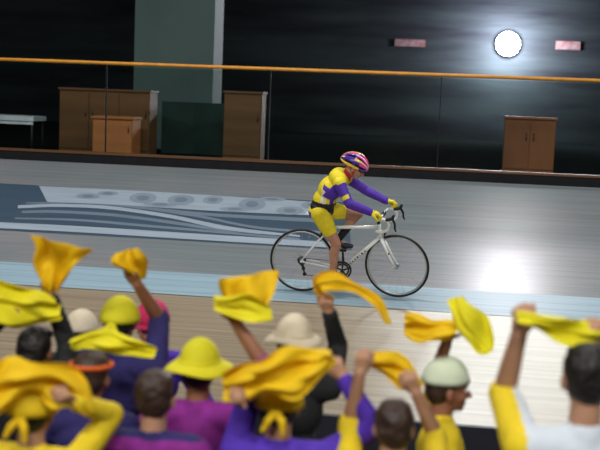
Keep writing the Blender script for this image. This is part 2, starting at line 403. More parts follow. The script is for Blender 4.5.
# signs high on the back wall
for (a, lab) in (((-2.285, 34.97, 3.82)+(-1.388, 34.97, 3.614), 'small pale wall sign high on the back wall, nearer the hall centre'),
                 ((2.395, 34.97, 3.909)+(3.094, 34.97, 3.672), 'small pale wall sign on the back wall just right of the bright floodlight')):
    b = MB(); b.box((a[0], 34.95, a[5]), (a[3], 34.995, a[2])); tag(b.build('wall_sign', M['sign'], loc=(a[0], 34.97, a[5]), smooth=False), lab, 'sign')

# floodlight on the back wall
lx, ly, lz = (1.021, 34.85, 3.773)
r = tag(empty('floodlight', (lx, ly, lz)), 'bright round floodlight on the dark back wall', 'floodlight')
b = MB(); b.tube([(lx, ly+0.02, lz), (lx, ly+0.08, lz)], 0.2, 32, rs=[0.37, 0.30]); b.build('housing', M['post'], r)
b = MB(); b.tube([(lx, ly+0.015, lz), (lx, ly-0.01, lz)], 0.2, 32, rs=[0.35, 0.32]); b.build('lens', M['lamp'], r)
b = MB(); b.tube([(lx, ly+0.05, lz), (lx, 34.99, lz)], 0.05, 10); b.build('bracket', M['post'], r)

def area(name, loc, size, power, target, colr=(1, 1, 1), spread=PI, sy=None):
    l = bpy.data.lights.new(name, 'AREA'); l.energy = power; l.color = colr; l.spread = spread
    l.shape = 'RECTANGLE'; l.size = size; l.size_y = sy or size
    o = bpy.data.objects.new(name, l); col.objects.link(o); o.location = loc
    o.rotation_euler = (V(target)-V(loc)).to_track_quat('-Z', 'Y').to_euler(); return o
for i, x in enumerate((-11, -7, -3, 1, 5)):
    area('track_lamp_%d' % i, (x, 11.0, 9.0), 2.4, 250, (x, 12.5, 0), (1, 0.98, 0.97), sy=0.8)
for i, x in enumerate((-5, -1, 3)):
    area('crowd_fill_light_%d' % i, (x, -1.5, 6.5), 2.0, 280, (x*0.5, 6, 0.5), (1, 0.97, 0.92), sy=0.8)  # added fill from behind the camera, brightens the near side of the crowd
area('track_glare_light', (0.95, 23.0, 7.9), 1.0, 190, (0.8, 12.0, 0), (1.0, 0.95, 1.0), sy=1.0)  # added light without a fixture, aimed to make the glare on the banking
area('boards_glare_light', (1.7, 34.5, 6.0), 6.5, 1350, (0.9, 9.0, 0), (1.0, 0.97, 1.0), sy=0.8)  # added wide light without a fixture, spreads glare over the safety-zone boards
pl = bpy.data.lights.new('floodlight_bulb', 'POINT'); pl.energy = 1300; pl.color = (0.86, 0.83, 1.0); pl.shadow_soft_size = 0.3
po = bpy.data.objects.new('floodlight_bulb', pl); col.objects.link(po); po.location = (lx, ly-0.7, lz)


# ------------------------------------------------------------------ bicycle
C = 11.92
GZ = (C-Y0)*TB
RH = V((-1.632, C, GZ+0.337)); FH = V((-0.645, C, GZ+0.337)); BBk = V((-1.205, C, GZ+0.268))
bike = tag(empty('racing_bicycle', (-1.14, C, GZ)), 'white road racing bicycle with drop bars ridden on the pale blue band', 'bicycle')
def wheel(name, c, rear):
    w = empty(name, c, bike)
    b = MB(); b.ring(c, 0.324, 0.0135); b.build('tire', M['rubber'], w)
    b = MB(); b.ring(c, 0.3085, 0.0095, rz=0.011); b.build('rim', M['alloy'], w)
    b = MB()
    n = 24 if rear else 20
    for i in range(n):
        a = 2*PI*i/n; s = 1 if i % 2 else -1; t = a+(0.45 if (i//2) % 2 else -0.45)
        b.tube([c+V((0.02*math.cos(t), s*0.028, 0.02*math.sin(t))), c+V((0.302*math.cos(a), 0, 0.302*math.sin(a)))], 0.0010, 5)
    b.build('spokes', M['alloy'], w)
    b = MB(); b.tube([c+V((0, y, 0)) for y in (-0.055, -0.032, -0.03, -0.024, -0.02, 0.02, 0.024, 0.03, 0.032, 0.055)], 0, 16, rs=[0.009, 0.009, 0.024, 0.024, 0.013, 0.013, 0.024, 0.024, 0.009, 0.009]); b.build('hub', M['alloy'], w)
    if rear:
        b = MB()
        for k in range(8): b.disc(c+V((0, -0.052+0.0045*k, 0)), 0.024+0.0032*k, 0.002, 32)
        b.build('cassette', M['steel'], w)
    return w
wheel('rear_wheel', RH, True); wheel('front_wheel', FH, False)
seatc = V((-1.352, C, 0.772)); ht = V((-0.848, C, 0.835)); hb = V((-0.815, C, 0.700))
b = MB()
b.tube([seatc, ht+V((-0.005, 0, -0.03))], 0.018, 14)
b.tube([BBk, hb+V((0.002, 0, 0.02))], 0.021, 14, rs=[0.027, 0.023])
b.tube([BBk, seatc+(seatc-BBk)*0.06], 0.0165, 14)
b.tube([ht, hb], 0.0205, 16)
b.tube([BBk+V((0, -0.036, 0)), BBk+V((0, 0.036, 0))], 0.024, 18)
for s in (-1, 1):
    b.tube([seatc+V((0, s*0.015, -0.02)), seatc.lerp(RH, 0.35)+V((0, s*0.045, 0)), RH+V((0.0, s*0.062, 0.012))], 0.0075, 10)
    b.tube([BBk+V((-0.01, s*0.02, 0)), BBk.lerp(RH, 0.4)+V((0, s*0.045, 0)), RH+V((0.02, s*0.062, 0))], 0.0095, 10)
    b.ell(RH+V((0.008, s*0.062, 0.004)), (V((1, 0, 0)), V((0, 1, 0)), V((0, 0, 1))), (0.022, 0.004, 0.018))
fr = b.build('frame', M['bwhite'], bike)
# dark lettering along the down tube (illegible in the photograph): separate short bars on the tube surface
b = MB(); dt = (hb-BBk).normalized(); up = V((-dt.z, 0, dt.x))
for k, (a, ln, ht_) in enumerate(((0.10, .020, 1), (0.135, .012, .8), (0.165, .020, 1), (0.20, .018, 1), (0.235, .008, 1), (0.26, .020, .9), (0.30, .02, 1))):
    p = BBk+dt*a+V((0, -0.0265, 0)); q = p+dt*ln
    for (u0, u1) in ((-0.010, -0.006), (-0.002, 0.002), (0.006, 0.010)) if k % 2 == 0 else ((-0.010, 0.010),):
        b.add([p+up*u0, q+up*u0, q+up*u1*ht_, p+up*u1*ht_, p+up*u0+V((0, .004, 0)), q+up*u0+V((0, .004, 0)), q+up*u1*ht_+V((0, .004, 0)), p+up*u1*ht_+V((0, .004, 0))],
              [(0, 1, 2, 3), (7, 6, 5, 4), (0, 4, 5, 1), (1, 5, 6, 2), (2, 6, 7, 3), (3, 7, 4, 0)])
b.build('lettering', M['bletter'], fr, smooth=False)
b = MB()
b.ell(hb+V((0.006, 0, -0.018)), (V((1, 0, 0)), V((0, 1, 0)), V((0, 0, 1))), (0.026, 0.045, 0.022))
for s in (-1, 1):
    p0 = hb+V((0.008, s*0.036, -0.02)); p3 = FH+V((0, s*0.052, 0.0))
    b.tube([p0, p0.lerp(p3, 0.4)+V((-0.006, s*0.004, 0)), p0.lerp(p3, 0.75)+V((-0.012, 0, 0)), p3], 0.011, 12, rs=[0.017, 0.015, 0.012, 0.009])
fk = b.build('fork', M['bwhite'], bike)
b = MB()
for t in (0.25, 0.36, 0.47):
    p0 = hb+V((0.008, -0.036, -0.02)); p3 = FH+V((0, -0.052, 0)); p = p0.lerp(p3, t)+V((-0.004, -0.003, 0)); q = p0.lerp(p3, t+0.06)+V((-0.005, -0.003, 0))
    b.tube([p, q], 0.0135, 10)
b.build('lettering', M['bletter'], fk)
# saddle, seatpost
b = MB(); b.tube([seatc+(seatc-BBk)*0.04, V((-1.425, C, 0.900))], 0.0136, 12); b.build('seatpost', M['black'], bike)
b = MB()
b.ell((-1.535, C, 0.915), (V((1, 0, 0)), V((0, 1, 0)), V((0, 0, 1))), (0.07, 0.068, 0.017)); b.cap((-1.52, C, 0.912), (-1.335, C, 0.910), 0.03, 0.016)
b.skin('saddle', M['bwhite'], bike, voxel=0.005)
# stem + handlebar
hs = ht+V((-0.016, 0, 0.075)); clamp = V((-0.800, C, 0.948))
b = MB(); b.tube([ht, hs], 0.017, 14); b.tube([hs+V((0, 0, -0.012)), clamp], 0.0155, 12); b.tube([clamp+V((0, -0.025, 0)), clamp+V((0, 0.025, 0))], 0.021, 14); b.build('stem', M['black'], bike)
b = MB(); b.tube([clamp+V((0, -0.15, 0)), clamp+V((0, 0.15, 0))], 0.0135, 12)
hbar = b.build('handlebar', M['alloy'], bike)
TW = 0.012
for s in (-1, 1):
    w = s*0.20
    pts = [clamp+V((0, s*0.14, 0)), clamp+V((0.005, w*0.97, 0.0)), clamp+V((0.045, w, 0.002)), clamp+V((0.082, w, -0.012)), clamp+V((0.100, w, -0.055)), clamp+V((0.080, w, -0.105)), clamp+V((0.035, w, -0.128)), clamp+V((-0.035, w, -0.130))]
    b = MB(); b.tube(catmull(pts, 6), 0.0155, 12); b.build('bar_tape', M['tape'], hbar)
    hd = clamp+V((0.075, w, 0.0))
    lv = MB(); lv.cap(hd, hd+V((0.055, 0, 0.020)), 0.020, 0.018); lv.cap(hd+V((0.055, 0, 0.02)), hd+V((0.068, 0, 0.048)), 0.018, 0.014)
    lv.chain([hd+V((0.060, s*0.004, 0.012)), hd+V((0.084, s*0.008, -0.03)), hd+V((0.088, s*0.014, -0.08)), hd+V((0.100, s*0.018, -0.105))], [0.013, 0.012, 0.011, 0.008])
    lv.skin('brake_lever', M['black'], bike, voxel=0.004)
# brakes
for c in (V((-0.785, C, FH.z+0.352)), V((-1.44, C, RH.z+0.30))):
    b = MB()
    for s in (-1, 1): b.tube([c+V((0, 0, 0.02)), c+V((0.008, s*0.03, 0.012)), c+V((0.004, s*0.02, -0.035))], 0.007, 8)
    b.build('brake_caliper', M['black'], bike)
# the front end is steered a little towards the camera
axis = (ht-hb).normalized()
S = Matrix.Translation(hb-bike.location) @ Matrix.Rotation(math.radians(-8), 4, axis) @ Matrix.Translation(bike.location-hb)
for o in list(bike.children):
    if o.name.split('.')[0] in ('fork', 'front_wheel', 'handlebar', 'brake_lever', 'stem') or (o.name.startswith('brake_caliper') and o.name == 'brake_caliper'):
        o.matrix_local = S @ Matrix.Translation(o.location)
# crankset
b = MB(); b.ring(BBk+V((0, -0.045, 0)), 0.088, 0.003, rz=0.010, seg=48); b.ring(BBk+V((0, -0.038, 0)), 0.064, 0.003, rz=0.009, seg=48)
for i in range(5):
    a = 2*PI*i/5+0.3; b.tube([BBk+V((0, -0.045, 0)), BBk+V((0.086*math.cos(a), -0.044, 0.086*math.sin(a)))], 0.008, 8)
ck = b.build('chainring', M['black'], bike)
for s, ang in ((-1, math.radians(-86)), (1, math.radians(94))):
    e = V((0.17*math.cos(ang), 0, 0.17*math.sin(ang)))
    b = MB(); b.cap(BBk+V((0, s*0.062, 0)), BBk+e+V((0, s*0.072, 0)), 0.015, 0.011); cr = b.build('crank_arm', M['black'], bike)
    pc = BBk+e+V((0, s*0.115, 0))
    b = MB(); b.box(pc-V((0.035, 0.035, 0.009)), pc+V((0.035, 0.035, 0.009))); b.tube([pc+V((0, -s*0.05, 0)), pc], 0.007, 8); b.build('pedal', M['black'], cr, smooth=False)
# chain and rear mech
b = MB()
jc = RH+V((0.022, -0.045, -0.075)); jd = RH+V((0.035, -0.045, -0.135))
b.tube([BBk+V((0, -0.045, 0.090)), RH+V((0, -0.045, 0.036))], 0.004, 6)
b.tube([BBk+V((0, -0.045, -0.090)), jd+V((0.0, 0, -0.010))], 0.004, 6)
b.tube([jd+V((-0.012, 0, 0)), jc+V((0.012, 0, 0)), RH+V((-0.030, -0.045, -0.02))], 0.004, 6)
b.build('chain', M['steel'], bike)
b = MB(); b.cap(RH+V((0.01, -0.062, -0.02)), jc, 0.016, 0.012); b.cap(jc, jd, 0.009, 0.008); b.disc(jc, 0.02, 0.008, 20); b.disc(jd, 0.02, 0.008, 20); b.build('derailleur', M['black'], bike)

# ------------------------------------------------------------------ people
def head(b, c, f, u, k, neckbase, nr=0.052):
    s = f.cross(u).normalized(); ax = (s, f, u); c = V(c)
    P = lambda a, d, e: c+s*(a*k)+f*(d*k)+u*(e*k)
    b.ell(P(0, -0.008, 0.012), ax, (0.075*k, 0.095*k, 0.088*k))
    b.ell(P(0, 0.02, -0.035), ax, (0.064*k, 0.072*k, 0.075*k))
    b.ell(P(0, 0.035, -0.075), ax, (0.048*k, 0.052*k, 0.045*k))
    b.ell(P(0, 0.062, -0.102), ax, (0.024*k, 0.022*k, 0.020*k))
    b.cap(P(0, 0.088, -0.008), P(0, 0.108, -0.046), 0.009*k, 0.014*k)
    for q in (-1, 1):
        b.ell(P(q*0.012, 0.095, -0.050), ax, (0.010*k, 0.010*k, 0.008*k))
        b.ell(P(q*0.076, -0.004, -0.028), ax, (0.011*k, 0.019*k, 0.031*k))
        b.ell(P(q*0.035, 0.062, -0.045), ax, (0.024*k, 0.022*k, 0.022*k))
    b.cap(P(-0.030, 0.080, 0.012), P(0.030, 0.080, 0.012), 0.013*k)
    b.cap(P(0, -0.02, -0.06), neckbase, nr*k, nr*k*1.12)
    return P, ax
def face_parts(P, ax, k, body, smile=0):
    for q in (-1, 1):
        b = MB(); b.ell(P(q*0.031, 0.083, -0.013), ax, (0.014*k, 0.012*k, 0.0085*k)); b.cur = 1; b.ell(P(q*0.031, 0.0915, -0.013), ax, (0.0065*k, 0.005*k, 0.0065*k))
        b.build('eye', [M['eyewhite'], M['iris']], body)
    b = MB(); b.cap(P(-0.018, 0.083, -0.078), P(0.018, 0.083, -0.078), 0.006*k); b.build('mouth', M['lips'], body)
def hand(b, w, d, n, curl, k, right=True, thick=0.0, thumb_out=0.6):
    """w wrist, d direction to the knuckles, n palm normal (palm faces n); five separate fingers"""
    d = V(d).normalized(); n = V(n); n = (n-d*n.dot(d)).normalized(); s = d.cross(n).normalized()
    if not right: s = -s                       # s points to the thumb side
    w = V(w)
    for i, (o, L) in enumerate(((0.027, .078), (0.009, .082), (-0.009, .078), (-0.026, .070))):
        kn = w+d*(L*k)+s*(o*k); b.cap(w+s*(o*0.6*k)+d*(0.01*k), kn, (0.0145+thick)*k, (0.0115+thick)*k)
        a = 0.0; p = kn; sg = (.040, .026, .021); f = (0.94, 1.05, 1.0, 0.78)[i]
        for j in range(3):
            a += curl*(1.15, 1.35, 0.9)[j]+0.05*i*curl
            dd = (d*math.cos(a)+n*math.sin(a)+s*(0.05*(1.5-i)*(1-curl))).normalized()
            q = p+dd*(sg[j]*f*k); b.cap(p, q, (0.0098-0.0008*j+thick)*k, (0.0092-0.0009*j+thick)*k); p = q
    t0 = w+d*(0.022*k)+s*(0.024*k)+n*(0.006*k); td = (d*0.65+s*thumb_out+n*(0.3+0.4*curl)).normalized()
    t1 = t0+td*(0.040*k); td2 = (d*0.8+s*(0.25-0.35*curl)+n*(0.3+0.7*curl)).normalized(); t2 = t1+td2*(0.030*k); t3 = t2+(td2+n*0.3*curl).normalized()*(0.024*k)
    b.cap(t0, t1, (0.015+thick)*k, (0.0115+thick)*k); b.cap(t1, t2, (0.0112+thick)*k, (0.0105+thick)*k); b.cap(t2, t3, (0.0105+thick)*k, (0.009+thick)*k)
def ik(a, t, l1, l2, hint):
    a = V(a); t = V(t); d = t-a; L = min(d.length, (l1+l2)*0.995); d.normalize(); t = a+d*L
    x = (l1*l1-l2*l2+L*L)/(2*L); h = math.sqrt(max(0, l1*l1-x*x))
    hn = V(hint); hn = (hn-d*hn.dot(d)).normalized(); return a+d*x+hn*h, t

# ---- the rider
def rider():
    P3 = lambda x, l, z: V((x, C+l, z))
    pel = P3(-1.435, 0, 0.965); waist = P3(-1.410, 0, 1.060); chest = P3(-1.350, 0, 1.180); up_ = P3(-1.262, 0, 1.297); nb = P3(-1.190, 0, 1.345)
    hc = P3(-1.100, 0, 1.428); f = V((math.cos(0.48), -0.06, -math.sin(0.48))).normalized(); s = f.cross(V((0, 0, 1))).normalized(); u = s.cross(f).normalized()
    y = V((0, 1, 0)); fx = V((0.45, 0, 0.9)).normalized(); dn = V((0.9, 0, -0.45)).normalized()
    # joints: near is the camera side
    hipN, kneeN, ankN, ballN = P3(-1.440, -0.085, 0.935), P3(-1.268, -0.10, 0.625), P3(-1.300, -0.115, 0.262), P3(-1.205, -0.118, 0.205)
    hipF, kneeF, ankF, ballF = P3(-1.440, 0.085, 0.935), P3(-1.072, 0.11, 0.900), P3(-1.232, 0.115, 0.598), P3(-1.210, 0.118, 0.545)
    ballF = P3(-1.205, 0.118, 0.555); ankF = P3(-1.275, 0.115, 0.612)
    shN, elN, wrN = P3(-1.245, -0.168, 1.278), P3(-1.130, -0.245, 1.095), P3(-0.918, -0.210, 1.010)
    shF, elF, wrF = P3(-1.210, 0.165, 1.272), P3(-1.015, 0.225, 1.130), P3(-0.795, 0.195, 1.035)
    hdN = V((0.98, 0.03, -0.12)); hdF = V((0.99, 0, -0.06))
    def torso(b, g):
        b.ell(pel, (dn, y, fx), (0.118+g, 0.152+g, 0.105+g)); b.ell(waist, (dn, y, fx), (0.112+g, 0.142+g, 0.11+g))
        b.ell(chest, (dn, y, fx), (0.118+g, 0.162+g, 0.13+g)); b.ell(up_, (dn, y, fx), (0.105+g, 0.160+g, 0.095+g))
        b.cap(shN+V((0.0, 0.04, 0)), up_, 0.06+g, 0.085+g); b.cap(shF-V((0.0, 0.04, 0)), up_, 0.06+g, 0.085+g)
    def arm(b, a, e, w, g, r=(0.056, 0.045, 0.031)):
        m = a.lerp(e, 0.5); b.chain([a, m, e], [r[0]+g, 0.045+g, r[1]-0.004+g]); m = e.lerp(w, 0.3); b.chain([e, m, w], [r[1]-0.004+g, r[1]-0.004+g, r[2]+g])
    def leg(b, h, k, a, g, cut=1):
        m = h.lerp(k, 0.4); b.chain([h, m, k], [0.092+g, 0.078+g, 0.052+g])
    def shin(b, k, a, g):
        back = (a-k).normalized().cross(V((0, 1, 0))); back = back*(-1 if back.x > 0 else 1)
        m = k.lerp(a, 0.3)+back*0.012; b.chain([k, m, k.lerp(a, 0.65), a], [0.050+g, 0.050+g, 0.038+g, 0.030+g])
    b = MB()
    torso(b, 0)
    for h, k, a, bl in ((hipN, kneeN, ankN, ballN), (hipF, kneeF, ankF, ballF)):
        leg(b, h, k, a, 0); shin(b, k, a, 0); b.chain([a, bl, bl+V((0.06, 0, 0.0))], [0.032, 0.026, 0.018]); b.cap(a, a+V((-0.03, 0, -0.02)), 0.03, 0.026)
    for a, e, w, hd, rt in ((shN, elN, wrN, hdN, True), (shF, elF, wrF, hdF, False)):
        arm(b, a, e, w, 0); hand(b, w, hd, (-0.15, 0.12 if rt else -0.12, -1), 0.55, 0.92, not rt)
    P, ax = head(b, hc, f, u, 0.98, nb)
    body = tag(b.skin('person', M['skin_old'], loc=(-1.44, C, 0.96), voxel=0.0055, it=2), 'cyclist in yellow and purple jersey and striped helmet riding the white bicycle', 'person')
    face_parts(P, ax, 0.98, body)
    # jersey
    b = MB(); torso(b, 0.009); arm(b, shN, elN, wrN, 0.008); arm(b, shF, elF, wrF, 0.008); b.cap(up_, nb, 0.085, 0.064)
    tb_ax = (up_-pel).normalized()
    def jf(p, n):
        # along-torso coordinate and sleeve test
        t = (p-pel).dot(tb_ax); lat = p.y-C
        for a, e, w in ((shN, elN, wrN), (shF, elF, wrF)):
            for q, r in ((a, e), (e, w)):
                d = r-q; k = max(0, min(1, (p-q).dot(d)/d.length_squared)); dist = (p-q-d*k).length
                if q is a and k < 0.08: continue
                if dist < 0.070:
                    if q is a and 0.62 < k < 0.80 and n.y < -0.2 and abs(lat) > 0.18 and (p-q-d*k).dot(V((0, -1, 0))) > 0.03: return 0
                    return 1
        if abs((p-(pel+tb_ax*0.040)).dot(V((0.12, 0, 1)).normalized())) < 0.056: return 3
        frontd = (p-(pel+tb_ax*t)).dot(dn)
        if abs(lat) > 0.095 and 0.16 < t < 0.36 and frontd > -0.065+0.3*(t-0.16): return 1
        if t > 0.27: return 4 if (p-nb).length < 0.085 and frontd > 0.0 else 0
        if abs(lat) > 0.08 and t > 0.09:
            g = frontd+0.35*(t-0.10)
            if 0.045 < g < 0.085: return 1
            if -0.055 < g < -0.02 and t < 0.22: return 2
            if -0.012 < g < 0.008 and t < 0.22: return 2
            if t > 0.20 and g > -0.05: return 1
        if t < 0.10 and frontd > 0.06: return 1
        return 0
    b.skin('jersey', [M['yellow'], M['purple'], M['jwhite'], M['jblack'], M['red']], body, voxel=0.006, it=3, fn=jf)
    # shorts
    b = MB()
    b.ell(pel-tb_ax*0.045, (dn, y, fx), (0.124, 0.157, 0.100))
    for h, k in ((hipN, kneeN), (hipF, kneeF)): b.chain([h, h.lerp(k, 0.4), h.lerp(k, 0.57)], [0.100, 0.087, 0.075])
    b.skin('shorts', [M['yellow'], M['purple']], body, voxel=0.006, it=3, fn=lambda p, n: 1 if (p.x < -1.53 and p.z < 0.95) else 0)
    # shoes and socks
    for k, a, bl, hi in ((kneeN, ankN, ballN, 0.82), (kneeF, ankF, ballF, 0.42)):
        b = MB(); b.chain([k.lerp(a, hi), a], [0.045 if hi < .6 else 0.036, 0.037]); b.build_ = None
        b.skin('sock', M['jblack'] if hi < .6 else M['jwhite'], body, voxel=0.006, it=2)
        b = MB(); b.chain([a+V((-0.02, 0, -0.028)), bl+V((0, 0, -0.002)), bl+V((0.07, 0, -0.004))], [0.036, 0.035, 0.024]); b.cap(a, a+V((0.02, 0, -0.03)), 0.038, 0.034)
        b.skin('shoe', M['shoe'], body, voxel=0.006, it=2)
    for w, hd, rt, e in ((wrN, hdN, True, elN), (wrF, hdF, False, elF)):
        b = MB(); hand(b, w, hd, (-0.15, 0.12 if rt else -0.12, -1), 0.55, 0.95, not rt, thick=0.0035); b.cap(w-(w-e).normalized()*0.035, w+V((0.01, 0, 0)), 0.034, 0.033)
        b.skin('glove', M['yellow'], body, voxel=0.005, it=1)
    # helmet
    he = empty('helmet', hc+u*0.03, body)
    cc = hc+u*0.022-f*0.022
    b = MB(); b.ell(cc+u*0.006, (s, f, u), (0.083, 0.118, 0.092))
    o = b.build('liner', M['hliner'], he)
    bm_cut(o, cc-u*0.030, u, f)
    nu, nv = 64, 28; vs = []; fs = []; mi = []
    for j in range(nv+1):
        th = PI*j/nv                      # front to back
        for i in range(nu+1):
            ph = PI*(i/nu*1.16-0.08)      # side to side over the top
            px_, pf_, pu_ = math.cos(ph)*math.sin(th), math.cos(th), math.sin(ph)*math.sin(th)
            vs.append(cc+s*(0.096*px_)+f*(0.148*pf_*(1 if pf_ > 0 else 1.06))+u*(0.118*pu_-0.020*max(0, -pf_)))
    for j in range(nv):
        for i in range(nu):
            th = (j+.5)/nv; g = i//4       # 16 longitudinal bands
            vent = (g % 3 == 1) and (0.14 < th < 0.46 or 0.54 < th < 0.86)
            if vent: continue
            a = j*(nu+1)+i; fs.append((a, a+1, a+nu+2, a+nu+1))
            q = (g+0.5)/16+0.05*math.sin(th*7)          # gently waving bands along the shell
            if th < 0.40 and 0.18 < q < 0.82: m_ = 2 if (i % 8) < 6 else 3
            else: m_ = (0, 1, 1, 0, 1, 2, 1, 0)[int(q*16) % 8]
            mi.append(m_)
    me = bpy.data.meshes.new('shell'); me.from_pydata([tuple(v) for v in vs], [], fs)
    for p, m_ in zip(me.polygons, mi): p.material_index = m_
    sh = link('shell', me, [M['hyellow'], M['hpurple'], M['pink'], M['hwhite']], he)
    so = sh.modifiers.new('t', 'SOLIDIFY'); so.thickness = 0.012; so.offset = -1
    b = MB()
    for q in (-1, 1):
        b.tube([cc+s*(q*0.083)+f*0.03-u*0.01, hc+s*(q*0.066)+f*0.02-u*0.07, hc+f*0.055-u*0.118], 0.004, 6)
        b.tube([cc+s*(q*0.083)-f*0.06-u*0.01, hc+s*(q*0.066)+f*0.02-u*0.07], 0.004, 6)
    b.build('chin_strap', M['red'], he)
    # dark glasses
    b = MB()
    for q in (-1, 1):
        b.ell(P(q*0.033, 0.094, -0.012), ax, (0.030, 0.006, 0.018)); b.tube([P(q*0.06, 0.088, -0.006), P(q*0.079, 0.03, -0.008), P(q*0.079, -0.01, -0.01)], 0.003, 6)
    b.tube([P(-0.01, 0.1, -0.006), P(0.01, 0.1, -0.006)], 0.003, 6)
    b.build('glasses', M['skin_old'] if False else M['jblack'], body)

def bm_cut(o, pt, n, f):
    import bmesh
    bm = bmesh.new(); bm.from_mesh(o.data)
    off = V((0, 0, 0)); q = o
    while q is not None: off += q.location; q = q.parent
    bmesh.ops.bisect_plane(bm, geom=bm.verts[:]+bm.edges[:]+bm.faces[:], plane_co=V(pt)-off, plane_no=n, clear_inner=True)
    bm.to_mesh(o.data); bm.free()
rider()
# bicycle and rider lean with the banking, square to the boards
bpy.context.view_layer.update()
lean = Matrix.Translation(V((0, C, GZ))) @ Matrix.Rotation(math.radians(9), 4, 'X') @ Matrix.Translation(V((0, -C, -GZ)))
for o in (bike, bpy.data.objects['person']):
    o.matrix_world = lean @ Matrix.Translation(o.location)

# ---- spectators
INF = -0.36
def kid(label, hc, face, skin, shirt, hair='hair_black', hands=(), hat=None, k=0.9, tilt=-0.05, shirt2=None, sleeve=None, lean=0.0, long_sleeve=True, extra=None):
    """hc: head centre; face: point looked at; hands: {'L'|'R': (target, curl, long?)}"""
    hc = V(hc); fd = V(face)-hc; fd.z = 0; fd.normalize()
    rt = fd.cross(V((0, 0, 1))).normalized()              # the figure's right
    f = (fd+V((0, 0, tilt))).normalized(); s = f.cross(V((0, 0, 1))).normalized(); u = s.cross(f).normalized()
    top = hc.z+0.105*k; H = top-INF
    Z = V((0, 0, 1)); base = V((hc.x, hc.y, INF))-fd*0.01
    hp = base+Z*(H*0.50)-fd*lean; ch = base+Z*(H*0.72)-fd*(0.01+lean*0.4); nb = base+Z*(H*0.815)-fd*0.015; wa = base+Z*(H*0.60)-fd*lean*0.8
    sw = H*0.118
    sh = {'R': nb+rt*sw-Z*(H*0.022), 'L': nb-rt*sw-Z*(H*0.022)}
    l1, l2 = H*0.172, H*0.158
    r = H/1.45
    dep, wid = fd, rt
    def torso(b, g):
        b.ell(hp, (rt, fd, Z), (0.132*r+g, 0.098*r+g, 0.10*r+g)); b.ell(wa, (rt, fd, Z), (0.115*r+g, 0.088*r+g, 0.12*r+g))
        b.ell(ch, (rt, fd, Z), (0.138*r+g, 0.098*r+g, 0.13*r+g)); b.cap(sh['R']-rt*0.03, sh['L']+rt*0.03, 0.055*r+g, 0.055*r+g)
        b.cap(ch+Z*0.04, nb, 0.09*r+g, 0.05*r+g)
    arms = {}
    for sd in 'LR':
        q = 1 if sd == 'R' else -1
        h = dict(hands).get(sd)
        if h: tgt, curl = V(h[0]), h[1]; hint = h[2] if len(h) > 2 else (rt*q*0.8-Z*0.5-fd*0.1)
        else: tgt, curl, hint = sh[sd]+rt*q*0.05*r-Z*(H*0.26)+fd*0.12, 0.35, rt*q-fd
        e, w = ik(sh[sd], tgt, l1, l2, hint); arms[sd] = (sh[sd], e, w, curl, q)
    b = MB(); torso(b, 0)
    for sd, (a, e, w, curl, q) in arms.items():
        b.chain([a, a.lerp(e, 0.5), e], [0.044*r, 0.040*r, 0.034*r]); b.chain([e, e.lerp(w, 0.3), w], [0.034*r, 0.034*r, 0.024*r])
        d = (w-e).normalized(); n = (fd if d.z > 0.3 else -rt*q); hand(b, w, d, n, curl, 0.84*r, sd == 'R')
    feet = []
    for q in (-1, 1):
        h0 = hp+rt*q*0.075*r-Z*0.03; kn = base+rt*q*0.085*r+Z*(H*0.27)+fd*0.02; an = base+rt*q*0.09*r+Z*0.065
        b.chain([h0, h0.lerp(kn, 0.5), kn], [0.085*r, 0.066*r, 0.05*r]); b.chain([kn, kn.lerp(an, 0.35)-fd*0.012, an], [0.048*r, 0.048*r, 0.03*r])
        b.chain([an-Z*0.028, an+fd*0.10*r-Z*0.035, an+fd*0.15*r-Z*0.04], [0.034, 0.03, 0.022]); feet.append((h0, kn, an))
    P, ax = head(b, hc, f, u, k, nb)
    body = tag(b.skin('person', M[skin], loc=tuple(base), voxel=0.006, it=2), label, 'person', 'spectators crowded on the infield')
    face_parts(P, ax, k, body)
    # top
    def top_fn(p, n):
        if shirt2 is None: return 0
        return 1 if (shirt2 == 'stripe' and int((p.z*22)) % 2 == 0) or (shirt2 == 'sleeve' and min((p-a.lerp(w, 0)).dot(rt*q) for a, e, w, c_, q in arms.values()) > -99 and max((p-sh['L']).dot(-rt), (p-sh['R']).dot(rt)) > 0.0) else 0
    b = MB(); torso(b, 0.012); b.cap(ch, nb+Z*0.01, 0.09*r, 0.06*r)
    for sd, (a, e, w, curl, q) in arms.items():
        b.chain([a, a.lerp(e, 0.5), e.lerp(a, 0.0)], [0.058*r, 0.054*r, 0.047*r])
        if long_sleeve if not isinstance(long_sleeve, str) else sd in long_sleeve: b.chain([e, e.lerp(w, 0.93)], [0.047*r, 0.036*r])
    b.skin('jacket' if long_sleeve else 'shirt', [M[shirt], M[sleeve or 'c_purple']], body, voxel=0.009, it=3, disp=0.004, fn=top_fn)
    b = MB(); b.ell(hp-Z*0.01, (rt, fd, Z), (0.142*r, 0.108*r, 0.10*r))
    for h0, kn, an in feet: b.chain([h0, h0.lerp(kn, 0.5), kn, an+Z*0.02], [0.095*r, 0.078*r, 0.064*r, 0.05*r])
    b.skin('trousers', M['c_trouser'], body, voxel=0.012, it=2)
    for h0, kn, an in feet:
        b = MB(); b.chain([an-Z*0.02, an+fd*0.10*r-Z*0.025, an+fd*0.16*r-Z*0.03], [0.042, 0.038, 0.03]); b.skin('shoe', M['shoe'], body, voxel=0.008, it=1)
    # hair
    if hair:
        b = MB(); b.ell(P(0, -0.022, 0.022), ax, (0.083*k, 0.094*k, 0.090*k)); b.ell(P(0, -0.048, -0.02), ax, (0.075*k, 0.062*k, 0.075*k))
        b.ell(P(0, 0.035, 0.066), ax, (0.062*k, 0.050*k, 0.032*k))
        b.skin('hair', M[hair], body, voxel=0.006, it=1, disp=0.004 if hat else 0.010)
    if hat: hat(body, P, ax, k)
    return body

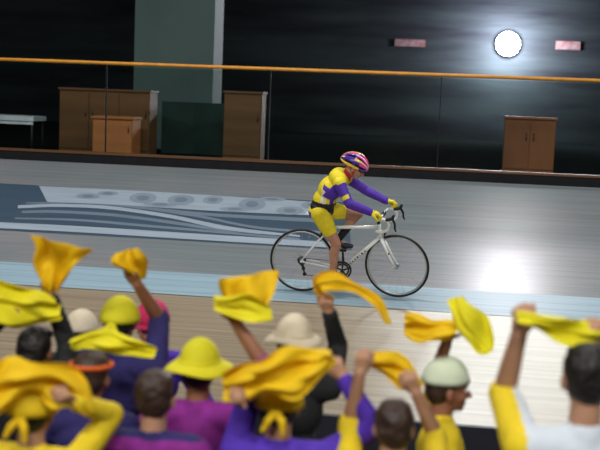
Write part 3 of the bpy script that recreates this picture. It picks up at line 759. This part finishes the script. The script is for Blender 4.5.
def dome(b, P, ax, k, g=0.0, lo=-0.01, back=0.0):
    """closed cap crown following the skull"""
    nu, nv = 28, 9; vs = []; fs = []
    for j in range(nv+1):
        t = j/nv*PI/2
        for i in range(nu):
            a = 2*PI*i/nu; w = 1+0.012*math.sin(a*6+j)
            vs.append(P((0.090+g)*math.cos(a)*math.cos(t)*w, -0.012-back+(0.108+g)*math.sin(a)*math.cos(t)*w, lo+(0.118+g)*math.sin(t)))
    for j in range(nv):
        for i in range(nu):
            fs.append((j*nu+i, j*nu+(i+1) % nu, (j+1)*nu+(i+1) % nu, (j+1)*nu+i))
    fs.append(tuple(range(nu-1, -1, -1)))
    b.add(vs, fs)
def cap_hat(m, peak=True):
    def go(body, P, ax, k):
        b = MB(); dome(b, P, ax, k, 0.008, 0.022); c = b.build('cap', M[m], body)
        if peak:
            b = MB(); vs = []
            for r_, z in ((0.0, 0.0), (1.0, -0.012)):
                for i in range(13):
                    a = math.radians(25+130*i/12); vs.append(P((0.088+r_*0.0)*math.cos(a), -0.012+0.106*math.sin(a)+r_*0.062*math.sin(a), 0.026+z))
            vs2 = [v-ax[2]*0.005 for v in vs]
            n = len(vs); fs = [(i, i+1, 14+i, 13+i) for i in range(12)]+[(n+13+i, n+14+i, n+i+1, n+i) for i in range(12)]+[(13+i, 14+i, n+14+i, n+13+i) for i in range(12)]
            b.add(vs+vs2, fs); b.build('cap_peak', M[m], c)
            b = MB(); b.ell(P(0, -0.012, 0.138), ax, (0.008, 0.008, 0.004)); b.build('cap_button', M[m], c)
    return go
def sun_hat(m, R=0.165, lo=0.02, droop=0.03):
    def go(body, P, ax, k):
        b = MB(); dome(b, P, ax, k, 0.006, lo)
        nu = 40; vs = []; fs = []
        for j in range(5):
            q = j/4
            for i in range(nu):
                a = 2*PI*i/nu; rx = 0.094+(R-0.094)*q; ry = 0.112+(R-0.08)*q; z = lo+0.01-droop*q*q+0.010*q*math.sin(a*3+1)
                vs.append(P(rx*math.cos(a), -0.012+ry*math.sin(a), z))
        for j in range(4):
            for i in range(nu): fs.append((j*nu+i, j*nu+(i+1) % nu, (j+1)*nu+(i+1) % nu, (j+1)*nu+i))
        o = b.build('sun_hat', M[m], body)
        b = MB(); b.add(vs, fs); o2 = b.build('brim', M[m], o); so = o2.modifiers.new('t', 'SOLIDIFY'); so.thickness = 0.004
        b = MB(); b.tube([P(0.098*math.cos(a), -0.012+0.116*math.sin(a), lo+0.018) for a in [2*PI*i/32 for i in range(33)]], 0.006, 8); b.build('hat_band', M[m], o)
    return go
def bandana(m):
    def go(body, P, ax, k):
        b = MB(); dome(b, P, ax, k, 0.013, -0.012, 0.004); o = b.build('bandana', M[m], body)
        b = MB(); b.chain([P(0, -0.12, -0.01), P(0.03, -0.15, -0.05), P(0.035, -0.15, -0.10)], [0.014, 0.016, 0.010]); b.chain([P(0, -0.12, -0.01), P(-0.03, -0.145, -0.05), P(-0.05, -0.15, -0.09)], [0.014, 0.015, 0.009])
        b.skin('knot', M[m], o, voxel=0.005, it=1)
    return go
def headband(m):
    def go(body, P, ax, k):
        b = MB(); b.tube([P(0.092*math.cos(a), -0.014+0.108*math.sin(a), 0.045) for a in [2*PI*i/32 for i in range(33)]], 0.010, 8); b.build('headband', M[m], body)
    return go

def scarf(label, spine, widths, m='scarf', ripple=0.02, folds=2.2, seed=1, view=(0.1, -1, 0), n=8, across=18, twist=0.0):
    """a waved cloth: spine points with half-width vectors, folds running along it"""
    sp = catmull(spine, n); wd = catmull(widths, n); k = len(sp); vw = V(view).normalized(); vs = []; fs = []
    L = 0
    for i in range(k):
        if i: L += (sp[i]-sp[i-1]).length
        for j in range(across+1):
            t = j/across*2-1; w = wd[i]
            off = ripple*0.8*math.sin(t*PI*folds+L*7+seed+1.5*noise.noise(V((L*5, seed, t))))*(0.35+0.65*min(1, w.length/0.08))+ripple*1.0*math.sin(L*20+seed*2+t*2.4)
            off += ripple*1.6*noise.noise(V((L*9, t*3.0, seed*3.1)))
            e = 1+0.45*noise.noise(V((L*7, seed*1.7, 0.5 if t > 0 else 4.5)))+0.08*math.sin(L*34+seed*4)
            vs.append(sp[i]+w*(t*e)+vw*off)
    for i in range(k-1):
        for j in range(across):
            a = i*(across+1)+j; fs.append((a, a+1, a+across+2, a+across+1))
    me = bpy.data.meshes.new('scarf'); me.from_pydata([tuple(v) for v in vs], [], fs)
    o = link('scarf', me, M[m], loc=tuple(sp[0]))
    so = o.modifiers.new('t', 'SOLIDIFY'); so.thickness = 0.003; so.offset = 0
    sb = o.modifiers.new('s', 'SUBSURF'); sb.levels = 1; sb.render_levels = 1
    return tag(o, label, 'scarf', 'yellow scarves waved by the crowd')
LOOK = (-0.9, 11.9, 1.2)
kid('dark-haired spectator in black jacket lifting the tallest golden scarf', (-1.82, 4.795, 0.97), LOOK, 'skin_b', 'c_black', 'hair_black',
    {'R': ((-1.767, 4.828, 1.194), 0.9, (0.2, 0.9, -0.3)), 'L': ((-1.927, 4.695, 1.115), 0.8)})
kid('spectator in a cream cap half hidden between the tall golden scarf and the crimson cap', (-1.991, 5.92, 0.799), LOOK, 'skin_c', 'c_black', 'hair_brown', {}, cap_hat('c_cream', True))
kid('dark-haired spectator with a lemon bandana holding up a small scarf, beside the crimson cap', (-1.53, 5.101, 1.065), LOOK, 'skin_b', 'c_navy', 'hair_black',
    {'R': ((-1.452, 5.08, 1.232), 0.9, (0.2, 0.9, -0.2))}, bandana('scarf2'), long_sleeve='L')
kid('spectator in a crimson cap and violet jacket turned sideways', (-1.518, 5.596, 0.937), (-1.52, 4.754, 1.131), 'skin_c', 'c_purple', 'hair_brown', {}, cap_hat('c_pink', True))
kid('spectator with an orange headband and navy jacket low among the left crowd', (-1.464, 4.488, 0.953), LOOK, 'skin_b', 'c_navy', 'hair_brown', {}, headband('c_orange'))
kid('bareheaded spectator in magenta and navy stripes, left of the yellow sun hat', (-1.112, 4.184, 0.973), LOOK, 'skin_a', 'c_magenta', 'hair_brown', {}, None, shirt2='stripe', sleeve='c_navy')
kid('spectator under a wide-brimmed yellow sun hat with one arm raised', (-1.04, 4.602, 0.99), LOOK, 'skin_b', 'c_magenta', 'hair_black',
    {'R': ((-0.916, 4.643, 1.192), 0.9, (0.9, 0, -0.5))}, sun_hat('scarf2', 0.160, 0.012, 0.035), long_sleeve=False)
kid('spectator in a cream sun hat with a black-sleeved arm held straight up', (-0.732, 5.155, 1.006), LOOK, 'skin_a', 'c_black', 'hair_brown',
    {'R': ((-0.581, 5.192, 1.139), 0.9, (0.15, 0.9, -0.3))}, sun_hat('c_cream', 0.150, 0.015, 0.03))
kid('violet-jacketed spectator in golden bandana stretching a broad golden scarf', (-0.647, 4.248, 0.961), LOOK, 'skin_a', 'c_purple', 'hair_black',
    {'R': ((-0.418, 4.341, 1.048), 0.8, (0.5, 0, -0.9)), 'L': ((-0.786, 4.083, 1.024), 0.8, (0.0, 0.9, -0.6))}, bandana('scarf'))
kid('bareheaded spectator in yellow shirt, low between the violet jacket and pale green cap', (-0.212, 4.203, 0.923), LOOK, 'skin_a', 'c_yellow', 'hair_brown',
    {'R': ((-0.141, 4.325, 1.018), 0.85, (0.3, 0.6, -0.6)), 'L': ((-0.354, 4.303, 1.085), 0.85, (-0.2, 0.8, -0.5))}, None, long_sleeve=False)
kid('brown-haired spectator in a pale green cap seen in profile looking right', (-0.026, 4.938, 0.898), (1.153, 5.206, 0.911), 'skin_b', 'c_yellow', 'hair_brown',
    {'L': ((-0.024, 4.872, 1.208), 0.6, (-1, 0.2, 0))}, cap_hat('c_palegreen', False), tilt=0.0, long_sleeve='R')
kid('black-haired spectator in a white and yellow top at the right edge', (0.43, 3.872, 1.237), LOOK, 'skin_a', 'c_white', 'hair_black',
    {'L': ((0.209, 3.954, 1.34), 0.9, (-0.25, 1, -0.5)), 'R': ((0.502, 3.993, 1.324), 0.9, (0.6, 0.8, -0.4))}, None, shirt2='sleeve', sleeve='c_yellow', long_sleeve=False, k=0.98)
kid('spectator in yellow shirt and golden bandana at the bottom left corner', (-1.512, 3.972, 0.945), LOOK, 'skin_a', 'c_yellow', 'hair_black',
    {'R': ((-1.337, 3.901, 0.999), 0.8, (0.2, 0.6, -0.9)), 'L': ((-1.685, 4.0, 0.961), 0.8, (-1, 0, -0.6))}, bandana('scarf'))

scarf('golden scarf fanned out highest on the left, above the black jacket arm', [(-1.773, 4.83, 1.216), (-1.742, 4.793, 1.294), (-1.712, 4.756, 1.38), (-1.703, 4.715, 1.459)], [(0.0257, 0.0032, -0.0033), (0.0514, 0.0065, -0.0066), (0.0944, 0.0117, -0.0134), (0.1291, 0.0153, -0.0249)], 'scarf', seed=1)
scarf('crumpled lemon scarf at the left frame edge, under the tallest golden scarf', [(-2.002, 4.595, 1.223), (-1.921, 4.655, 1.201), (-1.82, 4.717, 1.171), (-1.7, 4.733, 1.167)], [(0.0042, -0.0082, -0.0768), (0.0133, -0.0083, -0.0892), (0.0129, -0.0074, -0.0807), (0.0151, -0.0027, -0.0422)], 'scarf2', seed=2, ripple=0.03)
scarf('golden scarf spread in broad folds across the bottom left corner', [(-1.629, 3.812, 1.029), (-1.513, 3.834, 1.075), (-1.408, 3.868, 1.067), (-1.331, 3.904, 1.021), (-1.293, 3.952, 0.945)], [(0.0177, -0.0061, -0.0745), (0.0037, -0.0073, -0.0682), (-0.0067, -0.0084, -0.0652), (-0.0176, -0.0084, -0.052), (-0.0195, -0.0048, -0.0178)], 'scarf', seed=3, ripple=0.03)
scarf('small golden scarf above the lemon bandana beside the crimson cap', [(-1.444, 5.083, 1.25), (-1.447, 5.038, 1.303), (-1.462, 4.991, 1.354), (-1.473, 4.995, 1.398)], [(0.021, 0.0035, 0.0051), (0.042, 0.0071, 0.0102), (0.0758, 0.0125, 0.0158), (0.0585, 0.0104, 0.0194)], 'scarf', seed=4)
scarf('lemon scarf tied across the chest of the spectator with the orange headband', [(-1.641, 4.723, 1.007), (-1.516, 4.693, 1.039), (-1.383, 4.662, 1.042), (-1.248, 4.678, 1.018)], [(0.0012, -0.0023, -0.0213), (0.0021, -0.0041, -0.0384), (0.0023, -0.0046, -0.0427), (0.0009, -0.0018, -0.0171)], 'scarf2', seed=5)
scarf('golden scarf raised beside the rear wheel by the arm behind the wide yellow hat', [(-0.905, 4.647, 1.217), (-0.88, 4.656, 1.267), (-0.87, 4.664, 1.325), (-0.861, 4.671, 1.374)], [(0.0496, 0.0058, -0.0104), (0.0904, 0.0117, -0.0088), (0.1103, 0.0155, 0.0002), (0.1258, 0.0196, 0.0172)], 'scarf', seed=6, ripple=0.03)
scarf('lemon scarf hanging just below the golden one beside the rear wheel', [(-0.987, 4.59, 1.263), (-0.904, 4.551, 1.259), (-0.824, 4.561, 1.254), (-0.751, 4.62, 1.232)], [(0.0016, -0.0031, -0.0287), (0.0027, -0.0053, -0.0491), (0.0031, -0.0061, -0.0573), (0.0099, -0.0023, -0.0324)], 'scarf2', seed=7)
scarf('long golden streamer scarf arcing across the bottom of the bicycle', [(-0.592, 5.195, 1.183), (-0.612, 5.148, 1.236), (-0.625, 5.1, 1.279), (-0.555, 5.112, 1.295), (-0.475, 5.121, 1.276), (-0.402, 5.127, 1.239), (-0.346, 5.129, 1.192), (-0.307, 5.126, 1.114)], [(0.0223, 0.0027, -0.0036), (0.0405, 0.0043, -0.0118), (0.0238, -0.0001, -0.0302), (0.0066, -0.0036, -0.0397), (-0.0072, -0.0046, -0.0314), (-0.0121, -0.0043, -0.0227), (-0.017, -0.004, -0.014), (-0.0133, -0.0019, -0.0005)], 'scarf', seed=8, ripple=0.012)
scarf('broad golden scarf stretched over the violet jacket below the cream sun hat', [(-0.837, 4.078, 1.043), (-0.736, 4.046, 1.088), (-0.63, 4.014, 1.119), (-0.532, 4.081, 1.139), (-0.444, 4.197, 1.156)], [(0.0099, -0.0043, -0.0499), (0.0182, -0.0056, -0.0711), (0.0223, -0.0062, -0.0817), (0.018, -0.0052, -0.0675), (0.0123, -0.0015, -0.0282)], 'scarf', seed=9, ripple=0.03)
scarf('orange-tinged scarf waved low in the middle of the crowd', [(-0.38, 4.403, 1.107), (-0.311, 4.412, 1.098), (-0.233, 4.421, 1.082), (-0.178, 4.426, 1.053), (-0.131, 4.477, 0.997)], [(0.0049, -0.0015, -0.019), (0.0021, -0.0041, -0.0384), (-0.0049, -0.0064, -0.0502), (-0.0168, -0.0073, -0.043), (-0.0185, -0.004, -0.0123)], 'scarf', seed=10)
scarf('golden scarf stretched level left of the upright lemon scarf', [(-0.222, 4.839, 1.166), (-0.153, 4.798, 1.166), (-0.078, 4.808, 1.161), (-0.004, 4.869, 1.158)], [(0.0025, -0.0049, -0.046), (0.0032, -0.0063, -0.0585), (0.0027, -0.0054, -0.0502), (0.002, -0.004, -0.0376)], 'scarf', seed=11, ripple=0.025)
scarf('upright lemon scarf ending in a point in front of the glare on the boards', [(-0.016, 4.882, 1.292), (0.016, 4.831, 1.243), (0.057, 4.829, 1.179), (0.11, 4.829, 1.114), (0.145, 4.83, 1.083)], [(0.0368, 0.0068, 0.014), (0.0447, 0.0089, 0.0227), (0.069, 0.0138, 0.0362), (0.0484, 0.0104, 0.0312), (0.0081, 0.0017, 0.0045)], 'scarf2', seed=12, ripple=0.02)
scarf('lemon scarf stretched from the raised fist to the right edge', [(0.193, 3.908, 1.4), (0.257, 3.866, 1.401), (0.337, 3.875, 1.382), (0.421, 3.935, 1.362), (0.521, 3.999, 1.352)], [(0.0045, -0.0014, -0.0178), (0.0017, -0.0034, -0.0322), (-0.0048, -0.0056, -0.0433), (0.0019, -0.0038, -0.0358), (0.0014, -0.0027, -0.0251)], 'scarf2', seed=13)


# ------------------------------------------------------------------ camera and view
th, ph, ro = math.radians(8), math.atan(132/1164), math.atan(0.0385)
F = V((-math.sin(th)*math.cos(ph), math.cos(th)*math.cos(ph), -math.sin(ph)))
R0 = V((math.cos(th), math.sin(th), 0)); U0 = R0.cross(F)
Rr = R0*math.cos(ro)+U0*math.sin(ro); Ur = -R0*math.sin(ro)+U0*math.cos(ro)
cd = bpy.data.cameras.new('camera'); cam = bpy.data.objects.new('camera', cd); col.objects.link(cam)
cd.sensor_width = 36; cd.lens = 69.84; cd.clip_end = 200
cam.matrix_world = Matrix(((Rr.x, Ur.x, -F.x, 0), (Rr.y, Ur.y, -F.y, 0), (Rr.z, Ur.z, -F.z, 2.124), (0, 0, 0, 1)))
cd.dof.use_dof = True; cd.dof.focus_distance = 12.0; cd.dof.aperture_fstop = 2.0
scene.camera = cam
w = bpy.data.worlds.new('world'); scene.world = w; w.use_nodes = True
w.node_tree.nodes['Background'].inputs[0].default_value = (0.5, 0.58, 0.75, 1); w.node_tree.nodes['Background'].inputs[1].default_value = 0.03
scene.view_settings.view_transform = 'Standard'; scene.view_settings.look = 'None'; scene.view_settings.gamma = 1; scene.view_settings.exposure = 0
scene.view_settings.use_curve_mapping = False
